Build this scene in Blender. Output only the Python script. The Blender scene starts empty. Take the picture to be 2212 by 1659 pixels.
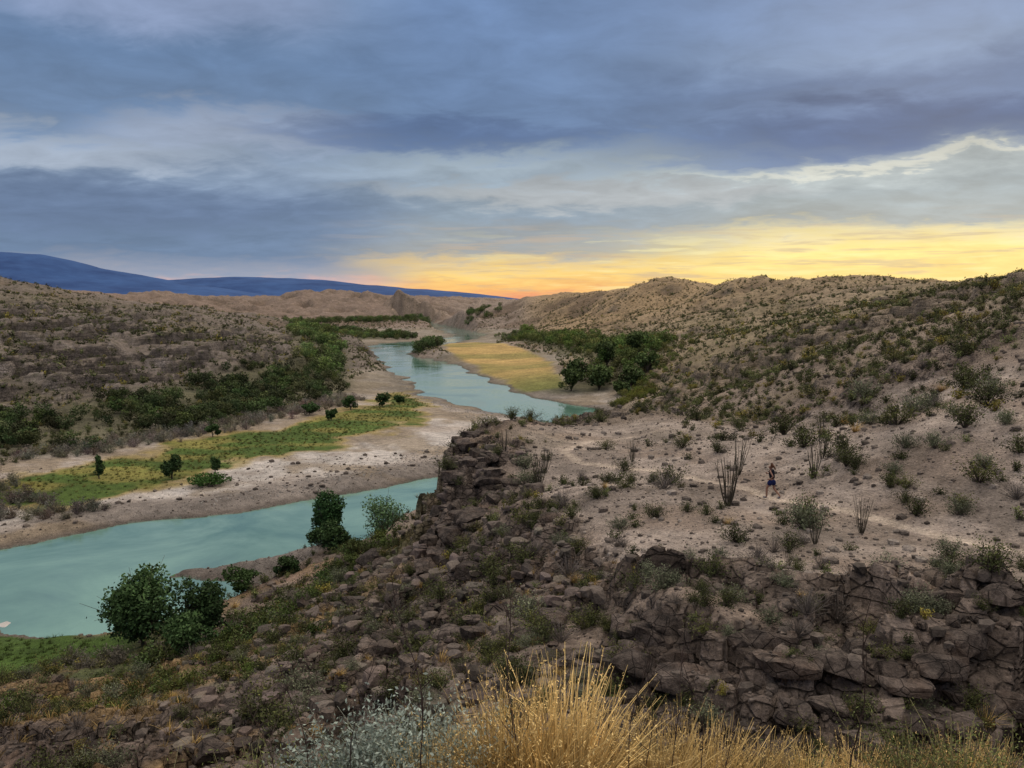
import bpy, bmesh, math, time
import numpy as np
from mathutils import Vector, Matrix
T0=time.time()
rng=np.random.default_rng(11)
scene=bpy.context.scene
scene.view_settings.view_transform='Standard'
scene.view_settings.look='None'
scene.view_settings.exposure=0
COL=scene.collection

def lin(r,g,b):
    f=lambda c:(c/255/12.92) if c/255<=0.04045 else ((c/255+0.055)/1.055)**2.4
    return (f(r),f(g),f(b))
def ss(a,b,x):
    t=np.clip((x-a)/(b-a),0,1); return t*t*(3-2*t)

# ------------------------------------------------------------------ noise
def hsh(ix,iy,seed):
    h=(ix*374761393+iy*668265263+seed*974711)&0xffffffff
    h=((h^(h>>13))*1274126177)&0xffffffff
    h=h^(h>>16)
    return (h&0xffffff)/16777215.0
def vnoise(x,y,seed=0):
    ix=np.floor(x); iy=np.floor(y)
    fx=x-ix; fy=y-iy
    ix=ix.astype(np.int64); iy=iy.astype(np.int64)
    fx=fx*fx*(3-2*fx); fy=fy*fy*(3-2*fy)
    a=hsh(ix,iy,seed); b=hsh(ix+1,iy,seed); c=hsh(ix,iy+1,seed); d=hsh(ix+1,iy+1,seed)
    return (a*(1-fx)+b*fx)*(1-fy)+(c*(1-fx)+d*fx)*fy
def fbm(x,y,lam,octv=4,seed=0,gain=0.5):
    s=0;a=1;t=0
    cx,sx=math.cos(0.6),math.sin(0.6)
    X=x/lam+seed*3.7;Y=y/lam-seed*1.9
    for i in range(octv):
        s=s+a*vnoise(X,Y,seed*17+i); t+=a; a*=gain
        X,Y=(X*cx-Y*sx)*2.03,(X*sx+Y*cx)*2.03
    return s/t
def worley(x,y,cell,seed=0):
    X=x/cell;Y=y/cell
    ix=np.floor(X).astype(np.int64);iy=np.floor(Y).astype(np.int64)
    f1=np.full(X.shape,9.0);f2=np.full(X.shape,9.0);idh=np.zeros(X.shape)
    for dx in(-1,0,1):
        for dy in(-1,0,1):
            cx=ix+dx;cy=iy+dy
            px=cx+hsh(cx,cy,seed+1);py=cy+hsh(cx,cy,seed+2)
            d=np.maximum(np.abs(px-X),np.abs(py-Y))*0.6+np.hypot(px-X,py-Y)*0.4
            m=d<f1
            f2=np.where(m,f1,np.minimum(f2,d))
            idh=np.where(m,hsh(cx,cy,seed+3),idh)
            f1=np.where(m,d,f1)
    return f1,f2,idh
def sdf_poly(x,y,poly):
    d=np.full(x.shape,1e18);s=np.ones(x.shape)
    n=len(poly);j=n-1
    for i in range(n):
        ax,ay=poly[i];bx,by=poly[j]
        ex,ey=bx-ax,by-ay
        wx,wy=x-ax,y-ay
        t=np.clip((wx*ex+wy*ey)/(ex*ex+ey*ey),0,1)
        qx,qy=wx-ex*t,wy-ey*t
        d=np.minimum(d,qx*qx+qy*qy)
        c1=y>=ay;c2=y<by;c3=ex*wy>ey*wx
        s=np.where((c1&c2&c3)|(~c1&~c2&~c3),-s,s)
        j=i
    return s*np.sqrt(d)
def band(x,y,pts):
    """distance to a polyline minus its interpolated half width (pts: x,y,halfwidth)"""
    d=np.full(x.shape,1e9)
    for (ax,ay,ar),(bx,by,br) in zip(pts[:-1],pts[1:]):
        ex,ey=bx-ax,by-ay
        t=np.clip(((x-ax)*ex+(y-ay)*ey)/(ex*ex+ey*ey),0,1)
        d=np.minimum(d,np.hypot(x-ax-ex*t,y-ay-ey*t)-(ar+(br-ar)*t))
    return d

# ------------------------------------------------------------------ plan of the valley (metres)
H=27.0
RIVER=[(-130,62),(-85,76),(-55,87),(-47.7,97.5),(-35.6,102.7),(-23.1,113.4),(-8.8,128),(4,150),(8,168),(4.6,187),
 (-12.5,208),(-26.6,240),(-35.7,279),(-52.8,338),(-78,440),(-84,480),(-80,515),(-58,548),(-47,600),(-46,650),(-66,740),(-112,900),(-140,1010),
 (-100,1010),(-78,900),(-40,735),(-20,650),(-25,580),(-41,505),(-53,460),(-51,405),(-40,380),(-20,338),(-8.9,279),(5.5,227),(22.3,202),(25.4,189),
 (29,170),(24,148),(10,122),(-4,112),(-10,104),(-13.8,95),(-17,87),(-20,84.5),(-27,82.5),(-33,80.6),(-33.5,78.6),(-27,77.5),(-22,76),(-23,73),(-26,69.6),
 (-33,64),(-38.6,63.5),(-43,66.5),(-70,66),(-130,42)]
MESA=[(-4.2,45),(-3.8,58),(-4.2,66),(-4.8,74),(-5.3,80),(-5.0,85),(-3.0,90),(3,96),(14,101),(26,110),(60,115),(60,45)]
CORE=[(4,27),(8,22.5),(20,23),(34,26),(36,60),(22,92),(6,88),(1,76),(1,60),(1.5,50),(3.5,38)]
TRAIL=[(34,16,.3),(25,27,.3),(20.5,32.3,.3),(18.6,35.2,.3),(16.5,39.7,.3),(14.2,44.3,.3),(13.4,48.5,.32),(11,56,.32),(5.1,62.5,.34),(4.4,66.5,.34),(4.6,70.7,.34),(7,76.5,.28),(12,81,.2),(16,84,.1)]
GREEN=[(-72,104,4),(-60,114,11),(-50.5,132,11),(-34,164,10),(-25,198,7),(-33,235,4)]
NEARGREEN=[(-52,57,6),(-38,56.5,6.5),(-31,57.5,2.5)]
MEADOW=[(-30,500,12),(-18,430,17),(-4,358,17),(3,300,12),(9,245,7)]
CP=[(0,0,25.4),(3,1,25.5),(-3,1,25),(-8,-4,22.5),(9,-4,26),(0,4.5,24.1),(3,4.5,24.15),(-3,5,23.2),(6,4,24.4),(4.5,7,22),(2,8,21),(-2,8,20.3),
(0,12,18.8),(4,13.0,18.1),(9,13.4,17.7),(14,14.2,17.9),(20,12,20.5),(6,19.5,19.5),(12,19.5,19.6),(18,21,19.5),(0,20,18),(-1,24,17.2),
(-2.8,20,16.2),(-4.5,16.8,16.5),(-7,25.8,12.8),(-14.3,22,14),(-14.9,37.7,8),(-22,30,9.5),(-28,43.7,5),(-37,58,1.6),(-46,57,1.6),(-21.6,55,3),(-11.6,43.5,8),
(-16,61.6,4),(-13,66,5),(-11.5,78,4),(-3.9,50,11.3),(-5,45.6,10),(-4.5,32,13),(-4.4,79,13.4),(-4.0,84,13.3),(-3.6,71,13.6),(-7.6,80,5),(-7.6,71,6.0),(-3.0,62,13.4),
(11.3,25,18.3),(5,30,17.0),(10,36,16.8),(3,40,15.6),(0,49,14.6),(2,60,14.2),(14,44.5,16.2),(20.5,32.3,17),(11,56,15.2),(5,62.5,14.6),(4.6,70.7,14),
(7,76.5,13.8),(13.3,83,13.6),(3,92,13),(18,70,15),(21,43.7,18.0),(28,45,20.2),(36,58,22.3),(50,80,25.6),(62,100,28.2),(33,24,20.0),(48,35,25.5),(90,100,36),
(25.4,53.7,19.0),(35,74,21.4),(54,115,22.8),(66,140,24.2),(90,190,25.8),(140,300,28),(203,430,31),(120,190,32),(270,430,33),
(32,91,15.4),(40.6,116,17.5),(58,165,19.2),(98,280,23),(30,132,10),(53,231,12),(75.6,330,15.5),(92,400,20),(119,480,24),(165,480,26),(36,229,2.5),(39,364,5),(58,537,12),(64,600,20),
(81,640,26),(33,800,31),(26,633,5),(25,122,8),(34,155,7),(33,189,4),(-5,358,1.2),(9.6,239,1.2),(-30,480,1.2),(-8,560,2.5),(-20,700,3),(-93,960,3),(-110,700,4),
(-130,560,5),(-105,490,4),(-22,200,1.5),(-32,162,1.5),(-50.5,130,1.6),(-60,113,1.6),(-30,125,1.2),(-15,150,1.1),(-5,175,.8),(-60,233,3.2),(-73,165,3.2),(-86,136,3.2),
(-75,100,2),(-103,165,6.0),(-110,182,12),(-130,210,18),(-188,300,26),(-250,400,35),(-210,420,26),(-182,480,18),(-119,463,12),(-72,330,7),(-64,280,5),(-82,222,9.5),
(-93,248,15),(-113,232,16.5),(-98,206,9),(-245,950,12),(-284,1100,28),(-284,1300,32),(-363,1100,22),(-164,1100,27),(-140,950,9),(-110,1150,24),(-419,900,32),
(-497,900,37),(-354,900,21),(-330,700,16),(-50,1300,27),(5,1500,26),(0,1000,8),(0,2500,20),(-1500,2500,20),(1500,2500,25),(500,1000,40),(250,700,34),(800,1500,38),(-1000,1500,33),(0,9000,20),(-6000,8000,20),(6000,8000,20)]
S1H=6.5
def S1(x,y,off=0.0):
    sd=-sdf_poly(x,y,MESA)+off
    return S1H*(.45*ss(-2.6,-2.2,sd)+.55*ss(-.6,0.0,sd))*ss(50,70,y)*(1-ss(14,30,x)), sd
def ledge_d(x,y):
    return y-(17.3+0.6*np.sin(x*0.7)+0.3*np.sin(x*1.9+1)-0.05*(x-8)+0.012*(x-8)**2)
def S2(x,y,off=0.0):
    d=ledge_d(x,y)+off
    return (.4*ss(-3.0,-2.9,d)+.4*ss(-2.1,-2.0,d)+.45*ss(-1.1,-1.0,d)+0.5*ss(0.0,0.1,d)+.3*ss(1.0,1.1,d))*ss(1.5,5,x)*(1-ss(22,40,y)), d
cp=np.array(CP,float)
def warp(x,y):
    return np.arctan2(x,y+8),np.log(np.hypot(x,y+8)+1e-6)
ca,cl=warp(cp[:,0],cp[:,1])
cz=cp[:,2]-S1(cp[:,0],cp[:,1])[0]-S2(cp[:,0],cp[:,1])[0]
def kern(r2): return np.where(r2>1e-12,r2*np.log(np.maximum(r2,1e-12)),0)*0.5
n=len(cp)
K=kern((ca[:,None]-ca)**2+(cl[:,None]-cl)**2)+np.eye(n)*2e-4
P=np.stack([np.ones(n),ca,cl],1)
A=np.block([[K,P],[P.T,np.zeros((3,3))]])
sol=np.linalg.solve(A,np.concatenate([cz,np.zeros(3)]))
GA=np.linspace(-1.35,1.35,260);GL=np.linspace(math.log(.8),math.log(14000),420)
ga,gl=np.meshgrid(GA,GL)
gz=sol[n]+sol[n+1]*ga+sol[n+2]*gl
for i in range(n):
    gz+=sol[i]*kern((ga-ca[i])**2+(gl-cl[i])**2)
def base(x,y):
    a,l=warp(x,y)
    fa=np.clip((a-GA[0])/(GA[1]-GA[0]),0,len(GA)-1.001);fl=np.clip((l-GL[0])/(GL[1]-GL[0]),0,len(GL)-1.001)
    ia=fa.astype(int);il=fl.astype(int);ta=fa-ia;tl=fl-il
    return (gz[il,ia]*(1-ta)+gz[il,ia+1]*ta)*(1-tl)+(gz[il+1,ia]*(1-ta)+gz[il+1,ia+1]*ta)*tl
HUMPS=[(102,600,34,60,14),(133,480,27,45,13),(180,455,34,50,11.5),(60,690,30,60,9),(238,520,42,50,8),(-250,1080,70,60,9),(-175,1060,38,50,8),(-400,1000,70,60,8)]

def terrain(x,y,full=False):
    x=np.asarray(x,float);y=np.asarray(y,float)
    r=np.hypot(x,y)
    near=1-ss(110,160,r)
    f1,f2,idh=worley(x+0.5*vnoise(x*1.5,y*1.5,5),y,.8,3)
    g1,g2,idg=worley(x,y,2.6,9)
    nw=vnoise(x/9,y/9,31)-.5;nw2=vnoise(x/9,y/9,32)-.5;nf=vnoise(x/2.3,y/2.3,33)-.5
    k=0.35+ss(60,400,r)*2.2
    sd=sdf_poly(x+nw*3*k,y+nw2*3*k,RIVER)+nf*.9
    s1,dm=S1(x,y,((idh-.5)*1.3+(idg-.5)*2.6)*near)
    s2,dl=S2(x,y,(idh-.5)*.45+(idg-.5)*.7)
    zb=base(x,y)+s1+s2
    land=ss(1.6,5,zb)
    core=ss(-1.5,1.5,-sdf_poly(x,y,CORE))
    dt=band(x,y,TRAIL)+(vnoise(x*1.2,y*1.2,8)-.5)*.25
    rk=ss(.34,.46,fbm(x,y,9,3,4))
    ledge=ss(-4.6,-2.8,dl)*(1-ss(1.2,2.8,dl))*ss(-2,4,x)*(1-ss(30,50,r))
    rim=ss(-7,-1,dm)*(1-ss(.6,3.5,dm))*ss(40,56,y)*(1-ss(20,32,x))
    slopeR=(1-core)*land*rk*(1-ss(60,120,r))
    hillR=ss(.47,.6,fbm(x*0.6,y,26,4,12))*land*ss(60,110,r)*(1-ss(300,450,r))
    rock=np.clip(np.maximum.reduce([ledge,rim,slopeR*.95,hillR*.85]),0,1)*ss(9.5,12.5,r)
    z=zb
    z=z+(fbm(x,y,14,3,1)-.5)*1.1*land*ss(25,70,r)*(1-core*.8)
    mid=ss(110,300,r)*land
    z=z+(fbm(x,y,60,4,2)-.5)*5*mid
    for (hx,hy,hw,hd,hh) in HUMPS:
        z=z+hh*np.exp(-((x-hx)/hw)**2-((y-hy)/hd)**2)
    rid=1-np.abs(2*fbm(x,y,110,5,3)-1)
    z=z+(rid-.8)*13*ss(260,520,r)*ss(6,16,zb)*(1-ss(2500,5000,r))
    rid2=1-np.abs(2*fbm(x,y,28,4,23)-1)
    z=z+(rid2-.8)*(6.5+6*ss(700,900,r))*ss(200,400,r)*ss(6,14,zb)*(1-ss(1500,2500,r))
    bd=np.sqrt(((x+122-.12*(y-1010))/36)**2+((y-1010)/55)**2)+(fbm(x,y,18,4,71)-.5)*1.1
    z=z+(16*(1-ss(.3,1.0,bd))+8*(1-ss(0,.6,bd))*(fbm(x,y,12,3,72)+.2))
    st=2.8
    q=(z+(fbm(x,y,34,4,6)-.5)*8)/st;fq=q-np.floor(q)
    ter=(ss(.14,.32,fq)-fq)*st
    tm=np.clip(ss(3,5,zb)*(1-ss(24,30,zb))*(x<-40)*ss(.32,.48,fbm(x*.7,y,24,3,7))*(1-ss(330,430,r))+hillR*.7*(x>0),0,1)
    z=z+ter*tm
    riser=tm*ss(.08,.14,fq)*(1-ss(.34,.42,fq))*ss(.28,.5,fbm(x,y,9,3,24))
    hb1,hb2,idb=worley(x*.8,y,4.2,19)
    z=z+tm*ss(90,120,r)*((idb-.5)*2.0-1.1*(1-ss(.02,.14,hb2-hb1)))
    q=(z+(idg-.5)*.9)/.7;fq=q-np.floor(q)
    z=z+(ss(.3,.55,fq)-fq)*.7*.8*rock*(1-ss(45,90,r))*(1-core)
    z=z+rock*near*((idh-.45)*.42-.36*(1-ss(.02,.14,f2-f1)))*(1-.45*ledge)
    z=z+(rim*(idg-.5)*1.4*(1-core)+slopeR*(idg-.5)*1.2*near)*ss(9.5,14,r)
    z=z+(fbm(x,y,2.6,4,14)-.5)*(.12+.5*rock+.25*(1-core)*ss(8,12,r))*near*np.clip(land+.1,0,1)
    z=z+(fbm(x,y,.5,2,15)-.5)*.09*(1-ss(30,60,r))
    z=z-.05*(1-ss(-.1,.35,dt))
    L=4+ss(80,300,r)*5
    w=ss(0,1,sd/L)
    bank=.12+sd*.07+(fbm(x,y,3,3,18)-.5)*.2
    z=np.where(sd>0,np.maximum(bank,.03)*(1-w)+np.maximum(z,.25)*w,np.maximum(-1.5,sd*.35)-.0)
    if not full: return z
    return z,dict(sd=sd,rock=rock,core=core,dt=dt,zb=zb,r=r,idh=idh,idg=idg,land=land,tm=tm,crack=f2-f1,dm=dm,riser=riser,bd=bd,idb=idb,rim=rim,ledge=ledge,rid2=rid2)
def hz(x,y): return float(terrain(np.array([x]),np.array([y]))[0])
def seen(xs,ys,h):
    """which plants can be seen from the viewpoint: inside the view cone and not behind a rise"""
    zt=terrain(xs,ys)+h
    s=(H-zt)/ys
    ok=(ys>2)&(np.abs(xs/ys)<.66)&(s<.57)
    for t in np.linspace(.06,.96,30):
        ok&=terrain(xs*t,ys*t)<H+(zt-H)*t+.05
    return ok

# ------------------------------------------------------------------ mesh helper
def link(o,parent=None):
    COL.objects.link(o)
    if parent is not None: o.parent=parent
    return o
def mesh_np(name,V,F,C=None,smooth=False):
    me=bpy.data.meshes.new(name)
    V=np.ascontiguousarray(V,np.float32);F=np.ascontiguousarray(F,np.int32)
    me.vertices.add(len(V));me.vertices.foreach_set('co',V.ravel())
    k=F.shape[1]
    me.loops.add(F.size);me.loops.foreach_set('vertex_index',F.ravel())
    me.polygons.add(len(F))
    me.polygons.foreach_set('loop_start',np.arange(0,F.size,k,dtype=np.int32))
    me.polygons.foreach_set('loop_total',np.full(len(F),k,np.int32))
    me.polygons.foreach_set('use_smooth',np.full(len(F),smooth))
    me.update(calc_edges=True)
    if C is not None:
        a=me.color_attributes.new('Col','FLOAT_COLOR','POINT')
        c=np.ones((len(V),4),np.float32);c[:,:3]=C
        a.data.foreach_set('color',c.ravel())
    return me

# ------------------------------------------------------------------ materials
def newmat(name):
    m=bpy.data.materials.new(name);m.use_nodes=True
    nt=m.node_tree
    b=nt.nodes['Principled BSDF'];b.inputs['Roughness'].default_value=.9
    b.inputs['Specular IOR Level'].default_value=.15
    return m,nt,b
def nd(nt,t,**kw):
    x=nt.nodes.new(t)
    for k,v in kw.items(): setattr(x,k,v)
    return x
def mathn(nt,op,a,b=None,c=None,clamp=False):
    m=nd(nt,'ShaderNodeMath',operation=op);m.use_clamp=clamp
    for i,v in enumerate((a,b,c)):
        if v is None: continue
        if isinstance(v,(int,float)): m.inputs[i].default_value=v
        else: nt.links.new(v,m.inputs[i])
    return m.outputs[0]
def noise(nt,vec,scale,detail=4,rough=.6,dist=0):
    t=nd(nt,'ShaderNodeTexNoise');t.inputs['Scale'].default_value=scale;t.inputs['Detail'].default_value=detail
    t.inputs['Roughness'].default_value=rough;t.inputs['Distortion'].default_value=dist
    if vec is not None: nt.links.new(vec,t.inputs['Vector'])
    return t.outputs['Fac']
def mapr(nt,v,a,b,c,d,smooth=False):
    m=nd(nt,'ShaderNodeMapRange')
    if smooth: m.interpolation_type='SMOOTHSTEP'
    for i,q in enumerate((a,b,c,d)): m.inputs[i+1].default_value=q
    nt.links.new(v,m.inputs[0]);return m.outputs[0]
def mixc(nt,f,a,b,mode='MIX'):
    m=nd(nt,'ShaderNodeMix',data_type='RGBA',blend_type=mode)
    for sck,v in((m.inputs[0],f),(m.inputs[6],a),(m.inputs[7],b)):
        if isinstance(v,(int,float)): sck.default_value=v
        elif isinstance(v,tuple): sck.default_value=(*v,1)
        else: nt.links.new(v,sck)
    return m.outputs[2]
def scalec(nt,c,f):
    v=nd(nt,'ShaderNodeVectorMath',operation='SCALE')
    nt.links.new(c,v.inputs[0])
    if isinstance(f,(int,float)): v.inputs['Scale'].default_value=f
    else: nt.links.new(f,v.inputs['Scale'])
    return v.outputs[0]

# ground
mg,nt,b=newmat('ground_soil_and_rock')
at=nd(nt,'ShaderNodeAttribute',attribute_name='Col').outputs['Color']
rkA=nd(nt,'ShaderNodeAttribute',attribute_name='Rock').outputs['Fac']
scA=nd(nt,'ShaderNodeAttribute',attribute_name='Scrub').outputs['Fac']
tc=nd(nt,'ShaderNodeTexCoord').outputs['Object']
n1=noise(nt,tc,.9,7,.68);n2=noise(nt,tc,7,4,.7);n3=noise(nt,tc,.12,6,.7)
vo=nd(nt,'ShaderNodeTexVoronoi');vo.inputs['Scale'].default_value=4.5
nt.links.new(tc,vo.inputs['Vector'])
vc=nd(nt,'ShaderNodeSeparateColor');nt.links.new(vo.outputs['Color'],vc.inputs[0])
stone=mathn(nt,'MULTIPLY',mapr(nt,vo.outputs['Distance'],.10,.38,1,0),mapr(nt,vc.outputs[0],.3,.5,0,1))
f=mathn(nt,'MULTIPLY',mapr(nt,n1,.3,.7,.62,1.34),mapr(nt,n2,.28,.72,.55,1.45))
f=mathn(nt,'MULTIPLY',f,mapr(nt,n3,.3,.7,.7,1.28))
f=mathn(nt,'MULTIPLY',f,mathn(nt,'ADD',mathn(nt,'MULTIPLY',stone,mathn(nt,'MULTIPLY',mathn(nt,'SUBTRACT',vc.outputs[1],.35),1.3)),1))
v2=nd(nt,'ShaderNodeTexVoronoi');v2.inputs['Scale'].default_value=.42;nt.links.new(tc,v2.inputs['Vector'])
sp=mathn(nt,'MULTIPLY',mapr(nt,v2.outputs['Distance'],.22,.42,1,0),scA)
c=scalec(nt,at,f)
c=mixc(nt,mathn(nt,'MULTIPLY',sp,.6),c,(.065,.062,.033))
mp=nd(nt,'ShaderNodeMapping');mp.inputs['Scale'].default_value=(.12,.12,2.6);nt.links.new(tc,mp.inputs[0])
nb=noise(nt,mp.outputs[0],1,5,.7)
v3=nd(nt,'ShaderNodeTexVoronoi',feature='DISTANCE_TO_EDGE');v3.inputs['Scale'].default_value=1.5
mp3=nd(nt,'ShaderNodeMapping');mp3.inputs['Scale'].default_value=(1,1,1.9);nt.links.new(tc,mp3.inputs[0]);nt.links.new(mp3.outputs[0],v3.inputs['Vector'])
crg=mapr(nt,v3.outputs['Distance'],.0,.07,.35,1)
c=mixc(nt,rkA,c,scalec(nt,c,mathn(nt,'MULTIPLY',crg,mapr(nt,nb,.35,.65,.5,1.5))))
nt.links.new(c,b.inputs['Base Color'])
bp=nd(nt,'ShaderNodeBump');bp.inputs['Strength'].default_value=1;bp.inputs['Distance'].default_value=.3
hh=mathn(nt,'ADD',mathn(nt,'MULTIPLY',n2,.5),mathn(nt,'ADD',n1,mathn(nt,'MULTIPLY',stone,.4)))
hh=mathn(nt,'ADD',hh,mathn(nt,'MULTIPLY',mathn(nt,'MULTIPLY',crg,rkA),.6))
nt.links.new(hh,bp.inputs['Height']);nt.links.new(bp.outputs[0],b.inputs['Normal'])
b.inputs['Roughness'].default_value=.95

def folmat(name,rough=.75,mult=1.0):
    m,nt,b=newmat(name)
    a=nd(nt,'ShaderNodeAttribute',attribute_name='Col').outputs['Color']
    oi=nd(nt,'ShaderNodeObjectInfo').outputs['Random']
    tcv=nd(nt,'ShaderNodeTexCoord').outputs['Object']
    nn=noise(nt,tcv,1.7,2)
    f=mathn(nt,'MULTIPLY',mapr(nt,oi,0,1,.75*mult,1.3*mult),mapr(nt,nn,.3,.7,.75,1.25))
    nt.links.new(scalec(nt,a,f),b.inputs['Base Color']);b.inputs['Roughness'].default_value=rough
    return m
mfol=folmat('foliage_leaves');mbark=folmat('bark_wood',.9)
def stonemat(name):
    m,nt,b=newmat(name)
    a=nd(nt,'ShaderNodeAttribute',attribute_name='Col').outputs['Color']
    tcv=nd(nt,'ShaderNodeTexCoord').outputs['Object']
    n_a=noise(nt,tcv,9,5,.7)
    nt.links.new(scalec(nt,a,mapr(nt,n_a,.3,.7,.5,1.4)),b.inputs['Base Color'])
    bp=nd(nt,'ShaderNodeBump');bp.inputs['Strength'].default_value=.9;bp.inputs['Distance'].default_value=.06
    nt.links.new(n_a,bp.inputs['Height']);nt.links.new(bp.outputs[0],b.inputs['Normal'])
    return m
mstone=stonemat('loose_stone')
mr,nt,b=newmat('weathered_rock')
geo=nd(nt,'ShaderNodeNewGeometry')
oi=nd(nt,'ShaderNodeObjectInfo').outputs['Random']
wn=geo.outputs['Position']
a1=noise(nt,wn,2.6,7,.68);a2=noise(nt,wn,16,5,.7)
c=mixc(nt,mapr(nt,a1,.38,.62,0,1),(.040,.032,.027),(.145,.115,.096))
c=mixc(nt,mapr(nt,noise(nt,wn,.9,3),.5,.7,0,.4),c,(.12,.075,.05))
vr=nd(nt,'ShaderNodeTexVoronoi',feature='DISTANCE_TO_EDGE');vr.inputs['Scale'].default_value=2.2;nt.links.new(wn,vr.inputs['Vector'])
crk=mapr(nt,vr.outputs['Distance'],.0,.035,.4,1)
c=scalec(nt,c,mathn(nt,'MULTIPLY',crk,mathn(nt,'MULTIPLY',mapr(nt,a2,.3,.7,.55,1.45),mapr(nt,oi,0,1,.65,1.35))))
nt.links.new(c,b.inputs['Base Color'])
bp=nd(nt,'ShaderNodeBump');bp.inputs['Strength'].default_value=1;bp.inputs['Distance'].default_value=.13
nt.links.new(mathn(nt,'ADD',mathn(nt,'ADD',a1,mathn(nt,'MULTIPLY',crk,.5)),mathn(nt,'MULTIPLY',a2,.5)),bp.inputs['Height']);nt.links.new(bp.outputs[0],b.inputs['Normal'])
# water
mw,nt,b=newmat('river_water')
tco=nd(nt,'ShaderNodeTexCoord').outputs['Object']
mp=nd(nt,'ShaderNodeMapping');mp.inputs['Scale'].default_value=(.5,1.5,1);mp.inputs['Rotation'].default_value=(0,0,.25);nt.links.new(tco,mp.inputs[0])
w1=noise(nt,mp.outputs[0],1.5,5,.6);w2=noise(nt,tco,.05,6,.62,.8)
nt.links.new(mixc(nt,mapr(nt,w2,.38,.62,0,1),(.085,.175,.135),(.18,.315,.24)),b.inputs['Base Color'])
nt.links.new(mapr(nt,w2,.42,.6,.01,.05),b.inputs['Roughness'])
b.inputs['IOR'].default_value=1.42;b.inputs['Specular IOR Level'].default_value=1.0
bp=nd(nt,'ShaderNodeBump');nt.links.new(mapr(nt,w2,.42,.6,.08,1.0),bp.inputs['Strength']);bp.inputs['Distance'].default_value=.035
nt.links.new(w1,bp.inputs['Height']);nt.links.new(bp.outputs[0],b.inputs['Normal'])

# ------------------------------------------------------------------ ground sheet
NA,NR=840,1260
az=np.linspace(-1.0,1.0,NA);lr=np.concatenate([np.linspace(math.log(4.0),math.log(1500),NR-60),np.linspace(math.log(1520),math.log(13000),60)])
AZ,LR=np.meshgrid(az,lr)
X=np.exp(LR)*np.sin(AZ);Y=np.exp(LR)*np.cos(AZ)-8
Z,D=terrain(X,Y,True)
dZl=np.gradient(Z,axis=0)/np.gradient(np.exp(lr))[:,None]
dZa=np.gradient(Z,axis=1)/(np.exp(LR)*(az[1]-az[0]))
slope=np.hypot(dZl,dZa)
def mixv(c,t,m):
    return c*(1-m[...,None])+np.array(t)*m[...,None]
r=D['r'];zb=D['zb'];sd=D['sd']
c=np.zeros(X.shape+(3,))+np.array((.25,.195,.155))
c=mixv(c,(.18,.148,.122),ss(-30,-60,X)*(r<700))
c=mixv(c,(.275,.21,.137),ss(90,220,r)*ss(-10,40,X))
c=mixv(c,(.31,.22,.125),ss(380,520,r)*ss(0,40,X))  # tan right-hand hills, with the warm sunset glow mixed into their colour
c=mixv(c,(.21,.155,.12),ss(600,850,r)*ss(-40,-120,X))
c=mixv(c,(.135,.095,.065),ss(350,500,r)*(1-ss(.55,.82,D['rid2']))*.75)  # folds of the far hills painted darker, shade put into the colour
c=mixv(c,(.20,.12,.08),ss(.5,.7,fbm(X,Y,7,3,41))*.5*(1-D['core'])*(1-ss(80,120,r)))
c=mixv(c,(.36,.30,.255),D['core']*.85*ss(.3,.55,fbm(X,Y,5,3,42)))
c=mixv(c,(.17,.14,.115),D['core']*.55*ss(.48,.66,fbm(X,Y,3,4,55)))
c=mixv(c,(.14,.12,.06),ss(.45,.60,fbm(X,Y,30,4,56))*.4*D['land']*ss(50,100,r)*(1-ss(350,500,r)))
rockm=np.clip(np.maximum.reduce([D['rock']*.8,ss(.5,1.0,slope)*ss(9,12,r),D['riser']]),0,1)*(1-ss(450,700,r)*.75)
rc=np.zeros(X.shape+(3,))+np.array((.068,.053,.044));rc=mixv(rc,(.165,.13,.108),ss(.3,.9,D['idh']))
rc=mixv(rc,(.12,.10,.085),ss(70,120,r));rc=mixv(rc,(.24,.205,.178),ss(90,130,r)*ss(.45,.9,D['idb'])*.9)
rc=mixv(rc,(.19,.148,.10),ss(90,140,r)*ss(0,40,X)*.7)
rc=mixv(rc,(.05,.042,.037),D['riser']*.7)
c=c*(1-rockm[...,None])+rc*rockm[...,None]
c=mixv(c,(.30,.23,.17),(1-ss(.6,1.1,D['bd']))*.7)
c=mixv(c,(.15,.12,.10),(1-ss(.6,1.1,D['bd']))*ss(.5,.6,fbm(X,Y,10,4,73))*.7)
gl_=ss(-4,-12,X)*(1-ss(72,85,r))*(X<0)
c=mixv(c,(.29,.19,.075),gl_*ss(.50,.63,fbm(X,Y,6,3,43))*.6)
c=mixv(c,(.07,.10,.028),gl_*ss(.52,.62,fbm(X,Y,7,3,44))*.75*ss(30,50,r))
fl=(1-ss(2.2,3.6,zb))*ss(70,80,Y)*(r<1200)
c=mixv(c,(.39,.335,.285),fl)
c=mixv(c,(.49,.445,.40),fl*ss(.4,.55,fbm(X,Y,9,3,58))*ss(5,10,sd)*(1-ss(22,30,sd))*(1-ss(150,200,r)))
c=mixv(c,(.18,.155,.135),fl*(1-ss(4,10,sd+9*(fbm(X,Y,12,3,45)-.5)))*.8)
c=mixv(c,(.24,.185,.12),fl*ss(.47,.62,fbm(X,Y,10,4,46))*.7)
c=mixv(c,(.17,.145,.10),fl*ss(200,260,r)*.6)
c=mixv(c,(.11,.09,.075),(1-ss(.3,2.0,sd))*(Z<1.2)*.8)
gb=band(X,Y,GREEN)+(fbm(X,Y,10,4,47)-.5)*18+(fbm(X,Y,2.5,3,59)-.5)*4
c=mixv(c,(.30,.23,.075),(1-ss(0,3.5,gb))*(sd>2)*.8)
gcol=mixv(np.zeros(X.shape+(3,))+np.array((.075,.118,.024)),(.20,.185,.05),ss(.42,.62,fbm(X*.5,Y,5,4,48)))
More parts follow.
